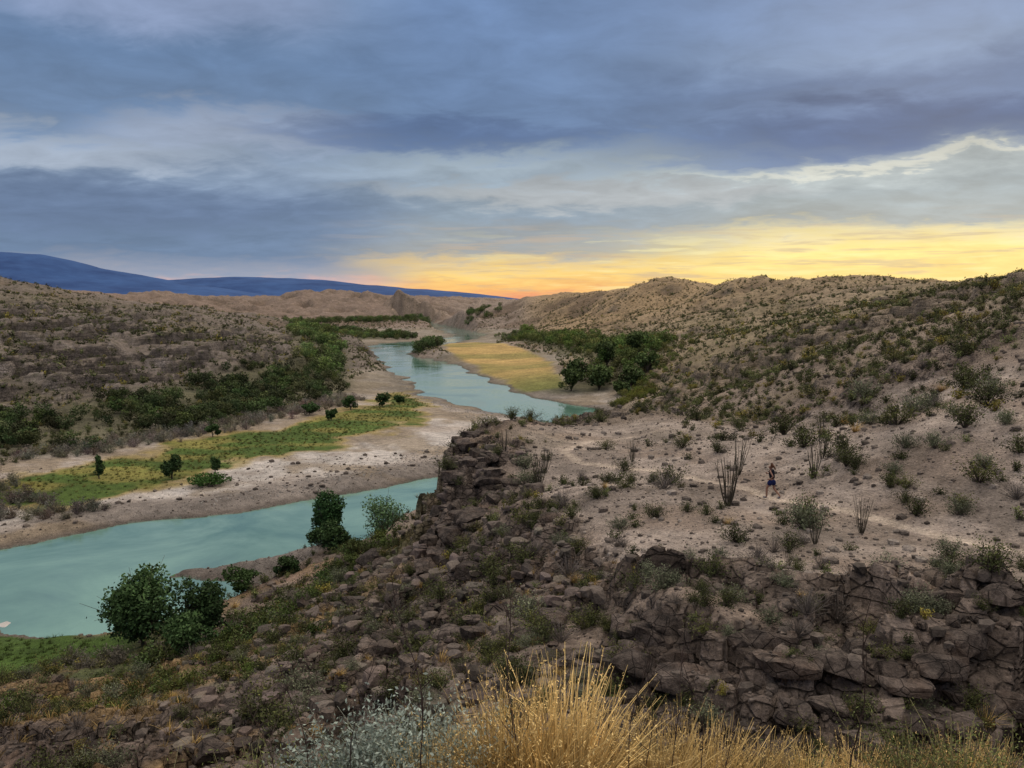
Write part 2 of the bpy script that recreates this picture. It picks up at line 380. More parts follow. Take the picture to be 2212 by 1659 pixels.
m=((1-ss(-2.0,.3,gb))*(sd>1.5))[...,None];c=c*(1-m)+gcol*m
mb=band(X,Y,MEADOW)+(fbm(X,Y,25,3,49)-.5)*8
mcol=mixv(np.zeros(X.shape+(3,))+np.array((.44,.30,.11)),(.17,.175,.05),np.clip(1-ss(240,310,Y)+ss(.42,.62,fbm(X*.4,Y,22,4,50))*.6,0,1))
m=((1-ss(-2,2,mb))*(sd>1))[...,None];c=c*(1-m)+mcol*m
nb_=band(X,Y,NEARGREEN)+(fbm(X,Y,5,3,51)-.5)*4
c=mixv(c,(.065,.115,.022),(1-ss(-.5,1,nb_))*(sd>.6)*.97)
THICK=[(-122,150,14),(-100,140,15),(-82,142,13),(-72,168,16),(-63,205,15),(-60,240,11),(-64,275,8),(-72,320,7),(-98,400,11),(-118,520,16),(-105,640,26)]
THICK2=[(14,236,3),(30,244,8),(43,280,12),(40,350,14),(26,430,13),(8,500,12),(0,570,14)]
dk=np.minimum(band(X,Y,THICK),band(X,Y,THICK2))
c=mixv(c,(.095,.095,.05),(1-ss(-2,5,dk))*(sd>1)*.75)
c=mixv(c,(.34,.275,.225),(1-ss(.3,1.2,D['dt']))*.4)
c=mixv(c,(.50,.41,.325),(1-ss(-.1,.15,D['dt']))*.9*(1-.5*ss(66,80,Y)))
c=np.where((sd<0)[...,None],np.array((.12,.14,.11)),c)
c*=(.86+.28*fbm(X,Y,3.5,4,52))[...,None]
idx=np.arange(NA*NR).reshape(NR,NA)
F=np.stack([idx[:-1,:-1],idx[:-1,1:],idx[1:,1:],idx[1:,:-1]],-1).reshape(-1,4)
me=mesh_np('ground',np.stack([X,Y,Z],-1).reshape(-1,3),F,c.reshape(-1,3),smooth=True)
a=me.attributes.new('Rock','FLOAT','POINT');a.data.foreach_set('value',np.clip(rockm*.9+D['tm']*.15,0,1).astype(np.float32).ravel())
a=me.attributes.new('Scrub','FLOAT','POINT');a.data.foreach_set('value',(D['land']*ss(120,260,r)*(1-ss(1800,3000,r))*ss(.3,.55,fbm(X,Y,18,3,57))).astype(np.float32).ravel())
me.materials.append(mg)
g=link(bpy.data.objects.new('ground',me));g['kind']='structure';g['label']='dry desert valley ground with gravel, ledges and worn footpath';g['category']='ground'
print('ground',time.time()-T0)
poly=np.array([(-200,30),(120,30),(120,1100),(-200,1100)],float)
me=mesh_np('river',np.array([(p[0],p[1],0) for p in poly]),np.array([[0,1,2,3]]));me.materials.append(mw)
o=link(bpy.data.objects.new('river',me));o['kind']='structure';o['label']='shallow turquoise river winding between gravel banks';o['category']='river'

# ------------------------------------------------------------------ distant ranges
mm,nt,b=newmat('mountain_painted_haze')
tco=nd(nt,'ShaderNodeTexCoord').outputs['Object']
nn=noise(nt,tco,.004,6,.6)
nt.links.new(mixc(nt,mapr(nt,nn,.35,.65,0,1),(.018,.052,.16),(.036,.092,.24)),b.inputs['Base Color'])  # blue of the distance haze is painted into the base colour
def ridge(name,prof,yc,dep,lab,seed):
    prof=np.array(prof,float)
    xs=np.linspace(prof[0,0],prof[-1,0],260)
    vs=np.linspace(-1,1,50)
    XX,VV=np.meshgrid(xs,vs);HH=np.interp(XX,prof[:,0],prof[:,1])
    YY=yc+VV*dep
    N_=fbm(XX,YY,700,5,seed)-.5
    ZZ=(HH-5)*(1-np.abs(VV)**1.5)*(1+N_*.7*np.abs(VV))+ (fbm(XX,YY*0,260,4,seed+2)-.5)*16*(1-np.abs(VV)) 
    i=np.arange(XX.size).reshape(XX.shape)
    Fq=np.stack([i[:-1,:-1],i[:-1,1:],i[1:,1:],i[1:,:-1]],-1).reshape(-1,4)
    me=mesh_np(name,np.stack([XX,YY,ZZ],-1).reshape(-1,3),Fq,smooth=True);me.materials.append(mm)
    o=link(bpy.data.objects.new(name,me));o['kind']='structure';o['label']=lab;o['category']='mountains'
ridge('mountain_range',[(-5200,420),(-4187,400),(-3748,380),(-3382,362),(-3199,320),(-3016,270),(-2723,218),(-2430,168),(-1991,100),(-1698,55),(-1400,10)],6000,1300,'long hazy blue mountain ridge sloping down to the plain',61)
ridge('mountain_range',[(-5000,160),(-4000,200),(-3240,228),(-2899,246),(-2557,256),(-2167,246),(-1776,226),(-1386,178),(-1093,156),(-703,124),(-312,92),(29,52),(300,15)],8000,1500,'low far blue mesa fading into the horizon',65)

# ------------------------------------------------------------------ plant builders
def leaves(cen,size,rg,aspect=.5):
    m=len(cen);u=rg.normal(size=(m,3));u/=np.linalg.norm(u,axis=1)[:,None]
    v=np.cross(u,rg.normal(size=(m,3)));v/=np.linalg.norm(v,axis=1)[:,None]+1e-9
    s=np.asarray(size)[:,None] if np.ndim(size) else size
    V=np.stack([cen-u*s,cen+v*s*aspect,cen+u*s,cen-v*s*aspect],1).reshape(-1,3)
    return V,np.arange(4*m).reshape(-1,4)
def tube(pts,r0,r1,sides=3):
    pts=np.asarray(pts,float);k=len(pts)
    d=np.gradient(pts,axis=0);d/=np.linalg.norm(d,axis=1)[:,None]+1e-9
    up=np.array((.3,.2,1.)) if abs(d[0,2])<.8 else np.array((1.,.1,0))
    u=np.cross(d,up);u/=np.linalg.norm(u,axis=1)[:,None]+1e-9;v=np.cross(d,u)
    R=np.linspace(r0,r1,k)
    an=np.arange(sides)*2*np.pi/sides
    V=(pts[:,None]+R[:,None,None]*(np.cos(an)[None,:,None]*u[:,None]+np.sin(an)[None,:,None]*v[:,None])).reshape(-1,3)
    i=np.arange(k*sides).reshape(k,sides);j=np.roll(i,-1,axis=1)
    return V,np.stack([i[:-1],j[:-1],j[1:],i[1:]],-1).reshape(-1,4)
class Acc:
    def __init__(s): s.V=[];s.F=[];s.C=[];s.n=0
    def add(s,V,F,C):
        C=np.asarray(C,float)
        if C.ndim==1: C=np.tile(C,(len(V),1))
        s.V.append(V);s.F.append(F+s.n);s.C.append(C);s.n+=len(V)
    def get(s): return np.concatenate(s.V),np.concatenate(s.F),np.concatenate(s.C)
def stem_bush(seed,h=1,spread=.8,ns=22,lps=22,lsz=.04,leafc=((.03,.038,.014),(.11,.12,.036)),stemc=(.07,.055,.045),r=.012,tilt=(.1,.95),start=.35,curve=.25,asp=.5,jit=.07):
    rg=np.random.default_rng(seed);A_=Acc();cen=[]
    for i in range(ns):
        a=rg.uniform(0,2*np.pi);t=rg.uniform(*tilt)*spread;L=h*rg.uniform(.6,1.08)
        q=np.linspace(0,1,5)
        rad=np.sin(t)*L*q*(1+curve*q*rg.uniform(-1,1));zc=np.cos(t)*L*q*(1-.12*q*q)
        aa=a+q*rg.uniform(-.4,.4)
        pts=np.stack([np.cos(aa)*rad,np.sin(aa)*rad,zc-.03],1)
        V,F=tube(pts,r*h,r*h*.35,3);A_.add(V,F,np.array(stemc)*rg.uniform(.7,1.3))
        for k in range(lps):
            s=rg.uniform(start,1.0);p=np.array([np.interp(s,q,pts[:,d]) for d in range(3)])
            cen.append(p+rg.normal(size=3)*jit*h*(.4+s))
    if cen:
        cen=np.array(cen);cen[:,2]=np.maximum(cen[:,2],.02)
        V,F=leaves(cen,lsz*h*rg.uniform(.6,1.3,len(cen)),rg,asp)
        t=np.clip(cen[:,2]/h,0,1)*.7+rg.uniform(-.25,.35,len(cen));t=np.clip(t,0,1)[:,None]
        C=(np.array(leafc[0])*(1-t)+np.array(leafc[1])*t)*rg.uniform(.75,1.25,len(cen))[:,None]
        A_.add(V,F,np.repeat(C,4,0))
    return A_.get()
def grass_clump(seed,h=.8,nb=260,c0=(.20,.12,.04),c1=(.62,.43,.15),w=.005,rad=.12,lean=.55,wild=.5,brk=.25,bmax=1.0,heads=0):
    rg=np.random.default_rng(seed);A_=Acc();tips=[]
    for i in range(nb):
        a=rg.uniform(0,2*np.pi);b0=rg.uniform(0,1)**.5*rad;L=h*rg.uniform(.35,1.08);ln=rg.uniform(.02,1)*lean
        q=np.linspace(0,1,5);bend=rg.uniform(.0,1.0)*bmax
        rr=b0+L*np.sin(ln)*q*(1+bend*q);zc=L*np.cos(ln)*q*(1-.22*bend*q*q)
        if rg.uniform()<brk: kq=rg.uniform(.45,.8);zc=np.where(q>kq,zc-(q-kq)*L*rg.uniform(.6,1.5),zc)
        a2=a+rg.normal()*wild
        pts=np.stack([np.cos(a)*b0+np.cos(a2)*(rr-b0),np.sin(a)*b0+np.sin(a2)*(rr-b0),zc-.02],1)
        sw=np.array((-np.sin(a2+.6),np.cos(a2+.6),0))*w*rg.uniform(.5,1.6)
        wd=(1-q*.8)[:,None]*sw
        V=np.concatenate([pts-wd,pts+wd]);j=np.arange(4)
        F=np.stack([j,j+1,j+6,j+5],1)
        t=np.clip(q+rg.uniform(-.3,.3),0,1)[:,None];C=(np.array(c0)*(1-t)+np.array(c1)*t)*rg.uniform(.5,1.3)
        A_.add(V,F,np.concatenate([C,C]))
        if heads and rg.uniform()<heads:
            for s in rg.uniform(.7,1.0,7): tips.append([np.interp(s,q,pts[:,d]) for d in range(3)])
    if tips:
        tips=np.array(tips)+rg.normal(size=(len(tips),3))*.007
        V,F=leaves(tips,.009*rg.uniform(.6,1.3,len(tips)),rg,.35);A_.add(V,F,np.repeat(np.array(c1)*rg.uniform(.8,1.3,(len(tips),1)),4,0))
    return A_.get()
def crown(seed,w,h,n,lsz,zb0,leafc,lobes=14,hollow=.35):
    rg=np.random.default_rng(seed)
    L=rg.normal(size=(lobes,3));L/=np.linalg.norm(L,axis=1)[:,None];L*=rg.uniform(.35,.72,lobes)[:,None]
    Rl=rg.uniform(.28,.46,lobes)
    k=rg.integers(0,lobes,n)
    d=rg.normal(size=(n,3));d/=np.linalg.norm(d,axis=1)[:,None]
    P_=L[k]+d*(Rl[k]*rg.uniform(hollow,1.05,n)**.6)[:,None]
    sub=rg.normal(size=(lobes*14,3));sub/=np.linalg.norm(sub,axis=1)[:,None]
    ks=np.arange(lobes*14)%lobes;SC=L[ks]+sub*Rl[ks][:,None]
    m=n//2;q=rg.integers(0,len(SC),m);P_[:m]=SC[q]+rg.normal(size=(m,3))*.07
    P_=P_[P_[:,2]>-.75]
    pos=P_*np.array((w/2,w/2,h/2))+np.array((0,0,zb0+h/2))
    V,F=leaves(pos,lsz*rg.uniform(.6,1.3,len(pos)),rg,.6)
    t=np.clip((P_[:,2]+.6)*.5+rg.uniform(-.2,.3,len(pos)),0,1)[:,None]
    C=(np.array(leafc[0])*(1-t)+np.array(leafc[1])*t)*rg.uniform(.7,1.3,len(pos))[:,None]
    return V,F,np.repeat(C,4,0),L*np.array((w/2,w/2,h/2))+np.array((0,0,zb0+h/2))
DG=((.018,.04,.014),(.065,.115,.035))
def tree(kind,x,y,w,h,n,lsz,seed,leafc=DG,lab='',cat='tree',lobes=14,zb0=.5,hollow=.35):
    e=link(bpy.data.objects.new(kind,None));e.location=(x,y,hz(x,y)-.05);e.empty_display_size=.3
    e['label']=lab;e['category']=cat
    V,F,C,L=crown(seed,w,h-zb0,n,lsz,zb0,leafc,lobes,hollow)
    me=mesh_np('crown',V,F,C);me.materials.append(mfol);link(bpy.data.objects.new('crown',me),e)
    rg=np.random.default_rng(seed+99);A_=Acc()
    fork=np.array((0,0,max(.35,zb0*.9)))
    tp=np.array([(0,0,-.3),(.04,.02,fork[2]*.5),fork]);V,F=tube(tp,.05*h*.8,.035*h*.8,8);A_.add(V,F,(.09,.07,.055))
    for l in L:
        mid=(fork+l)/2+rg.normal(size=3)*.12*h*.3+np.array((0,0,.1))
        V,F=tube(np.array([fork,fork*.6+mid*.4,mid,l]),.018*h,.005*h,5);A_.add(V,F,np.array((.085,.07,.055))*rg.uniform(.7,1.2))
        for s in range(5):
            tip=l+rg.normal(size=3)*np.array((w,w,h))*.12
            V,F=tube(np.array([mid,(mid+l)/2,tip]),.007*h,.002*h,3);A_.add(V,F,(.085,.07,.055))
    me=mesh_np('trunk',*A_.get());me.materials.append(mbark);link(bpy.data.objects.new('trunk',me),e)
    return e
def stuff(name,templ,xs,ys,sc,lab,cat,tint=None,sink=.03,mat=None,flat=1.0):
    zs=terrain(xs,ys);V_=[];F_=[];C_=[];off=0
    k=rng.integers(0,len(templ),len(xs));ang=rng.uniform(0,2*np.pi,len(xs))
    tint=np.ones((len(xs),3)) if tint is None else tint
    for ti,(V,F,C) in enumerate(templ):
        s=np.where(k==ti)[0]
        if len(s)==0: continue
        ca_,sa_=np.cos(ang[s])[:,None],np.sin(ang[s])[:,None]
        vx=(V[None,:,0]*ca_-V[None,:,1]*sa_)*sc[s][:,None]+xs[s][:,None]
        vy=(V[None,:,0]*sa_+V[None,:,1]*ca_)*sc[s][:,None]+ys[s][:,None]
        vz=V[None,:,2]*sc[s][:,None]*flat+zs[s][:,None]-sink*sc[s][:,None]
        V_.append(np.stack([vx,vy,vz],-1).reshape(-1,3))
        F_.append((F[None]+(np.arange(len(s))*len(V))[:,None,None]+off).reshape(-1,F.shape[1]))
        C_.append((C[None]*tint[s][:,None]).reshape(-1,3));off+=len(s)*len(V)
    me=mesh_np(name,np.concatenate(V_),np.concatenate(F_),np.concatenate(C_));me.materials.append(mat or mfol)
    o=link(bpy.data.objects.new(name,me));o['kind']='stuff';o['label']=lab;o['category']=cat
    return o
def place(name,me,x,y,s,lab,cat,grp=None,rz=None,sink=.03,sz=None,rot=None,z=None):
    o=bpy.data.objects.new(name,me);o.location=(x,y,(hz(x,y) if z is None else z)-sink)
    o.rotation_euler=rot if rot is not None else (0,0,rng.uniform(0,6.28) if rz is None else rz)
    o.scale=sz if sz is not None else (s,s,s)
    o['label']=lab;o['category']=cat
    if grp:o['group']=grp
    return link(o)

# ------------------------------------------------------------------ bushes
def asmesh(name,t,mat=mfol):
    me=mesh_np(name,*t);me.materials.append(mat);return me
creo=[stem_bush(100+i,1,1.0+.1*i,34,30,.038,jit=.08) for i in range(3)]+[stem_bush(105,1,1.15,30,26,.036,jit=.07,leafc=((.05,.06,.018),(.19,.19,.05)))]
sage=[stem_bush(120+i,1,1.25,38,28,.038,leafc=((.08,.09,.05),(.22,.24,.145)),stemc=(.13,.11,.09)) for i in range(3)]
dead=[stem_bush(140+i,1,1.2,60,8,.02,leafc=((.10,.08,.065),(.18,.15,.13)),stemc=(.14,.12,.105),r=.011) for i in range(3)]
gold=[grass_clump(150+i,1,150,w=.011,rad=.18,lean=.9) for i in range(3)]
KN={'creosote_bush':(creo,[asmesh('creosote_bush',t) for t in creo],'dark olive creosote bush on dry stony ground','bush','creosote bushes on the slope'),
 'sage_bush':(sage,[asmesh('sage_bush',t) for t in sage],'pale gray green sage bush on stony soil','bush','sage bushes on the slope'),
 'dry_bush':(dead,[asmesh('dry_bush',t) for t in dead],'leafless gray brown twiggy bush on stony slope','bush','dry bushes on the slope'),
 'grass_clump':(gold,[asmesh('grass_clump',t) for t in gold],'golden dry bunch grass tuft among rocks','grass','dry grass tufts on the slope')}
far=[stem_bush(170+i,1,1.3,4,11,.15,r=.02,jit=.13,start=.1) for i in range(4)]
N=50000
R_=750*rng.uniform(0,1,N)**(1/1.25);R_=np.where(R_<11,R_+11,R_);T_=rng.uniform(-.62,.62,N)
xs=R_*np.sin(T_);ys=R_*np.cos(T_)
_,DD=terrain(xs,ys,True)
gbx=band(xs,ys,GREEN);mbx=band(xs,ys,MEADOW);nbx=band(xs,ys,NEARGREEN)
dens=fbm(xs,ys,20,3,77)+.05*((xs>.3*ys)&(R_>45)&(R_<300))
U=rng.uniform(0,1,(3,N))
keep=(DD['sd']>2.5)&(DD['dt']>1.2)&(gbx>0)&(mbx>2)&(nbx>1)&((DD['zb']>2.4)|((ys<72)))&(dens>.25+.42*U[0]-.12)
keep&=~((DD['core']>.5)&(U[1]<np.where(xs>.38*ys,.35,.74)))
keep&=~((R_<75)&(DD['core']<.5)&(U[2]<.3))
keep&=~((xs>.36*ys)&(ys>23)&(ys<37)&(U[1]<.9))
keep&=~((xs>.28*ys)&(xs<.37*ys)&(ys>40)&(ys<55))
xs,ys,R_=xs[keep],ys[keep],R_[keep]
N=len(xs)
size=rng.uniform(.35,1.0,N)*(1+.6*ss(60,250,R_))*np.where(rng.uniform(0,1,N)<.15,1.6,1)
size*=np.where(R_<30,.62,1)*np.where((xs>.3*ys)&(R_>34)&(R_<140),1.08,1)
kd=rng.choice(4,N,p=[.53,.22,.15,.10]);kd=np.where((xs>8)&(kd==3)&(R_<60)&(rng.uniform(0,1,N)<.5),1,kd)
kd=np.where((xs<-3)&(R_<70)&(rng.uniform(0,1,N)<.12),3,kd)
app=size/R_
near_i=np.argsort(-app)[:1500]
ok=seen(xs[near_i],ys[near_i],size[near_i])
ind=near_i[ok][:430]
knames=list(KN)
hand=[('creosote_bush',18.9,37.8,1.1),('creosote_bush',15.2,26.6,.8),('creosote_bush',12.6,37.5,.65),('creosote_bush',23,40,1.6),('creosote_bush',26,47,1.8),('creosote_bush',9,52,.9),
('creosote_bush',8,58,1.2),('creosote_bush',6.5,47,.9),('dry_bush',8.4,20.6,1.0),('sage_bush',4.0,21.2,.8),('creosote_bush',5.6,22.5,.8),('sage_bush',10.5,22.5,.7),
('creosote_bush',19.3,47,1.4),('creosote_bush',20.3,50,1.6),('creosote_bush',20,56,1.9),('creosote_bush',25,53,1.9),('creosote_bush',1.5,57,1.4),('sage_bush',1,62,1.5),('creosote_bush',-1,40,1.4),('creosote_bush',0.8,44,1.5),
('creosote_bush',.5,36,1.2),('creosote_bush',13.4,64,1.3),('creosote_bush',2.0,84,1.7),('creosote_bush',6,90,1.8),('creosote_bush',10,92,1.8),('creosote_bush',15,96,2),('creosote_bush',21,93,2.2),('creosote_bush',-2.5,82,1.5),('creosote_bush',0,86,1.6),
('dry_bush',11,26,.6),('dry_bush',9.5,31,.7),('sage_bush',7.2,28,.5),('creosote_bush',-7,24,1.2),('creosote_bush',-8.5,27,1.5),('creosote_bush',-6,21,1.0),('creosote_bush',-9.5,31,1.4),('sage_bush',-12,22,.7),
('creosote_bush',-1.5,26,1.1),('creosote_bush',-2.6,30,1.3),('sage_bush',.5,24,.9),('creosote_bush',1.8,27,1.1),('creosote_bush',-3.5,23,.9),('dry_bush',2.2,31,1.2),('creosote_bush',2.6,18.6,.7),('sage_bush',1.6,17.4,.6),
('creosote_bush',29,50,2.0),('creosote_bush',32,58,2.1),('sage_bush',27,55,1.8),('creosote_bush',22,66,2.0),('sage_bush',30,70,2.2),('creosote_bush',36,66,2.2),('creosote_bush',33,48,1.9),
('dry_bush',7.0,18.9,.8),('sage_bush',9.6,18.9,.7),('creosote_bush',12.4,19.8,.7),('creosote_bush',4.4,18.4,.6),('sage_bush',6.2,13.8,.6),('dry_bush',2.6,14.2,.7),('creosote_bush',8.6,13.2,.6),('sage_bush',7.6,13.4,.6),('dry_bush',5.2,13.3,.7)]
cnt=0
for (k,x,y,s) in hand:
    T=KN[k];place(k,T[1][cnt%len(T[1])],x,y,s,T[2],T[3],T[4]);cnt+=1
zi=terrain(xs[ind],ys[ind])
for j,i in enumerate(ind):
    k=knames[kd[i]];T=KN[k];s=size[i]*(.55 if kd[i]==3 else 1)
    o=place(k,T[1][i%len(T[1])],xs[i],ys[i],s,T[2],T[3],T[4],z=zi[j])
hidden=near_i[~ok]
rest=np.setdiff1d(np.arange(N),np.concatenate([ind,hidden]))
tints=np.array([(1,1,1),(1.9,1.9,2.0),(1.7,1.4,1.7),(3.2,2.4,1.6)])[kd[rest]]*rng.uniform(.65,1.6,(len(rest),1))
midr=R_[rest]<190
midt=[stem_bush(180+i,1,1.25,12,20,.075,r=.014,jit=.10,start=.15) for i in range(4)]
a_=rest[midr];stuff('desert_scrub',midt,xs[a_],ys[a_],size[a_]*1.0,'scattered low desert scrub covering the slopes','scrub',tints[midr])
a_=rest[~midr];stuff('desert_scrub',far,xs[a_],ys[a_],size[a_]*.95,'sparse dark scrub dotting the dry hills','scrub',tints[~midr]*1.1)
print('bushes',time.time()-T0,N,len(ind),len(a_))
# ------------------------------------------------------------------ thickets
def inband(pts,n,pad=0):
    P_=np.array(pts);seg=np.hypot(*(P_[1:,:2]-P_[:-1,:2]).T)*(P_[1:,2]+P_[:-1,2]);wgt=seg/seg.sum()
    k=rng.choice(len(seg),n,p=wgt);t=rng.uniform(0,1,n)
    q=P_[k]*(1-t[:,None])+P_[k+1]*t[:,None]
    a=rng.uniform(0,2*np.pi,n);rr=q[:,2]*np.sqrt(rng.uniform(0,1,n))
    x=q[:,0]+np.cos(a)*rr;y=q[:,1]+np.sin(a)*rr
    sd_=sdf_poly(x,y,RIVER);kk=sd_>2.5
    return x[kk],y[kk]
def ct(seed,n,lsz,c=DG,w=1.3,h=1.0,lobes=8):
    V,F,C,_=crown(seed,w,h,n,lsz,0,c,lobes);return V,F,C
tt=[ct(200+i,420,.055,((.024,.036,.014),(.085,.11,.036))) for i in range(4)]
def gtint(n,lo,hi,c=(1,1,1)): return rng.uniform(lo,hi,(n,1))*np.array(c)*rng.uniform(.85,1.15,(n,3))
x,y=inband([(a,b_,w_*1.15) for a,b_,w_ in THICK[:6]],1000);kk=fbm(x,y,9,3,91)>.42;x,y=x[kk],y[kk]
stuff('riverside_thicket',tt,x,y,rng.uniform(1.0,4.0,len(x)),'dense dark green thicket at the foot of the slope','thicket',gtint(len(x),.5,2.0))
x,y=inband(THICK[5:],520);kk=fbm(x,y,16,3,92)>.40;x,y=x[kk],y[kk]
stuff('riverside_thicket',tt,x,y,rng.uniform(2.0,5.5,len(x)),'dense green riverside trees along the far bank','thicket',gtint(len(x),.9,2.3,(1.1,1.1,1)))
x,y=inband(THICK2,380);stuff('riverside_thicket',tt,x,y,rng.uniform(1.8,6.0,len(x))*np.where(x<5,.6,1),'dense green trees beside the yellow meadow','thicket',gtint(len(x),1.2,2.9,(1.15,1.1,.85)))
x,y=inband([(30,222,4),(46,240,7),(54,290,9),(50,350,9)],150);stuff('riverside_thicket',tt,x,y,rng.uniform(1.0,2.8,len(x)),'loose olive shrubs climbing from the river flat','thicket',gtint(len(x),1.2,2.4,(1.25,1.05,.85)))
x,y=inband([(-46,398,4),(-42,425,7),(-44,462,6)],70);stuff('riverside_thicket',tt,x,y,rng.uniform(2.5,6.5,len(x)),'clump of dark trees on the river bend','thicket',gtint(len(x),.9,2))
x,y=inband([(-210,760,30),(-130,780,40),(-20,760,25)],240);stuff('riverside_thicket',tt,x,y,rng.uniform(4,7,len(x)),'far riverside woodland filling the valley floor','thicket',gtint(len(x),1.1,2.4,(1.1,1.1,1)))
x,y=inband([(-185,620,25),(-90,600,20),(-75,560,10)],150);stuff('riverside_thicket',tt,x,y,rng.uniform(3,7,len(x)),'far riverside woodland filling the valley floor','thicket',gtint(len(x),1.1,2.4,(1.1,1.1,1)))
dt_=[stem_bush(240+i,1,1.2,26,10,.05,leafc=((.09,.08,.058),(.18,.16,.12)),stemc=(.14,.122,.10),r=.014) for i in range(3)]
x,y=inband([(-95,108,7),(-80,112,9),(-66,102,6),(-57,98,4),(-50,101,2)],260);stuff('dry_brush',dt_,x,y,rng.uniform(.9,2.1,len(x)),'tangled leafless gray brush along the bank','brush',gtint(len(x),.6,1.5))
x,y=inband([(-76,128,5),(-60,152,6),(-47,184,5),(-42,215,5)],300);stuff('dry_brush',dt_,x,y,rng.uniform(1,2.4,len(x)),'tangled leafless gray brush beside green grass','brush',gtint(len(x),.6,1.5))
x,y=inband([(-30,54,1.5),(-24,53,2),(-14,64,2)],45);stuff('dry_brush',dt_,x,y,rng.uniform(.8,1.6,len(x)),'tangled leafless brush on the near bank','brush')
gt=[stem_bush(260+i,1,1.2,16,26,.06,leafc=((.04,.06,.016),(.11,.15,.04))) for i in range(3)]
x,y=inband([(-24,52,2.5),(-18,52,3),(-17,60,3),(-14,66,2.2),(-12.5,76,1.5)],85);stuff('bank_shrubs',gt,x,y,rng.uniform(.8,1.9,len(x)),'low leafy green shrubs on the near river bank','shrubs',gtint(len(x),.5,1.2))
x,y=inband([(-25,32,5),(-17,40,6),(-16,50,5)],75);stuff('bank_shrubs',gt,x,y,rng.uniform(.5,1.2,len(x)),'low leafy green shrubs on the grassy slope','shrubs',gtint(len(x),.5,1.2,(1.15,1,.9)))
x,y=inband([(20,200,3),(31,205,5),(34,220,4)],70);stuff('bank_shrubs',gt,x,y,rng.uniform(1,2.6,len(x)),'low green shrubs at the river bend','shrubs',gtint(len(x),.7,1.6,(1.3,1,.7)))
g2=[grass_clump(270+i,1,26,w=.03,rad=.3,lean=.8) for i in range(3)]
x,y=inband([(-14,22,5),(-18,32,7),(-22,44,7),(-15,55,4),(-11,70,2.5),(-8,84,1.5)],480);stuff('dry_grass',g2,x,y,rng.uniform(.25,.6,len(x)),'golden dry grass tufts on the bank slope','grass',rng.uniform(.4,1.05,(len(x),1))*np.ones(3))
x,y=inband([(-3,14,3),(-2,22,4),(1,30,4),(-2,42,3)],200);stuff('dry_grass',g2,x,y,rng.uniform(.15,.38,len(x)),'golden dry grass tufts between rocks','grass',rng.uniform(.4,1.05,(len(x),1))*np.ones(3))
x,y=inband([(2,13.5,1.5),(8,13.4,1.6),(14,15,1.6)],90);stuff('dry_grass',g2,x,y,rng.uniform(.12,.32,len(x)),'small dry grass tufts on the rock ledge','grass',rng.uniform(.35,.9,(len(x),1))*np.ones(3))
x,y=inband([(a,b_,w_*1.0) for a,b_,w_ in GREEN],2200);
kk=(band(x,y,GREEN)+(fbm(x,y,10,4,47)-.5)*18+(fbm(x,y,2.5,3,59)-.5)*4)<.5;x,y=x[kk],y[kk]
stuff('green_grass',g2,x,y,rng.uniform(.2,.6,len(x)),'lush green grass strip on the river flat','grass',np.where(rng.uniform(0,1,(len(x),1))<.68,np.array((.17,.34,.2)),np.array((.48,.54,.38)))*rng.uniform(.55,1.25,(len(x),1)))
x,y=inband(NEARGREEN,520);stuff('green_grass',g2,x,y,rng.uniform(.2,.45,len(x)),'bright green grass at the near water edge','grass',np.array((.15,.34,.2))*rng.uniform(.6,1.25,(len(x),1)))
# ------------------------------------------------------------------ trees
tree('mesquite_tree',-26.6,57.4,7.0,5.9,11000,.14,301,lab='large round dark green mesquite tree on the river bank',lobes=20,zb0=.3)
tree('mesquite_tree',-22.2,57.0,4.7,4.8,6500,.13,302,lab='smaller dark green mesquite tree beside a larger one',lobes=14,zb0=.3)
tree('willow_tree',-18.3,79.5,3.9,5.6,7500,.13,343,lab='dense oval dark green tree at the water edge',lobes=24,zb0=.3,leafc=((.016,.045,.014),(.05,.11,.033)))
tree('willow_tree',-17.0,76,4.6,3.0,3500,.13,304,lab='low dark green shrub tree under an oval tree',lobes=10,zb0=.1)
tree('tamarisk_tree',-12.9,80.5,5.0,4.9,2600,.11,305,lab='feathery pale green tamarisk with open crown',leafc=((.06,.11,.045),(.15,.24,.10)),lobes=18,hollow=.1)
tree('willow_tree',-49,117,3.4,3.9,2200,.17,306,lab='small round green tree on sandy river flat',lobes=9,zb0=.2)
tree('willow_tree',-44.2,121,1.9,2.7,900,.16,307,lab='slim small green tree on sandy river flat',lobes=6,zb0=.2)
tree('willow_tree',-59,116,1.9,3.4,900,.17,308,lab='narrow upright green tree near green grass',lobes=7,zb0=.2)
tree('willow_bush',-42.5,113.5,6.2,1.6,1800,.16,309,lab='wide low bright green bush on sand',cat='bush',lobes=10,zb0=0,leafc=((.03,.07,.015),(.08,.16,.035)))
tree('willow_bush',-23,68.5,3.6,2.2,2200,.12,310,lab='leafy green bush at the water edge',cat='bush',lobes=10,zb0=0,leafc=((.03,.06,.015),(.07,.12,.035)))
tree('willow_bush',-20,71,3.0,1.9,1800,.12,311,lab='leafy green bush at the water edge',cat='bush',lobes=10,zb0=0,leafc=((.02,.05,.015),(.06,.10,.03)))
tree('willow_bush',-20.5,50,3.4,2.6,2600,.12,312,lab='dark leafy bush on the grassy bank',cat='bush',lobes=10,zb0=0)
for i,(x,y,w,h) in enumerate([(-38,172,3,2.6),(-37,188,5,3.6),(-31,196,4,3.4),(-44,178,4,3),(-55,150,3,2.4),(-28,204,3,2.4)]):
    tree('willow_tree',x,y,w,h,1100,.24,320+i,lab='rounded dark green tree beside green grass',lobes=8,zb0=.1)
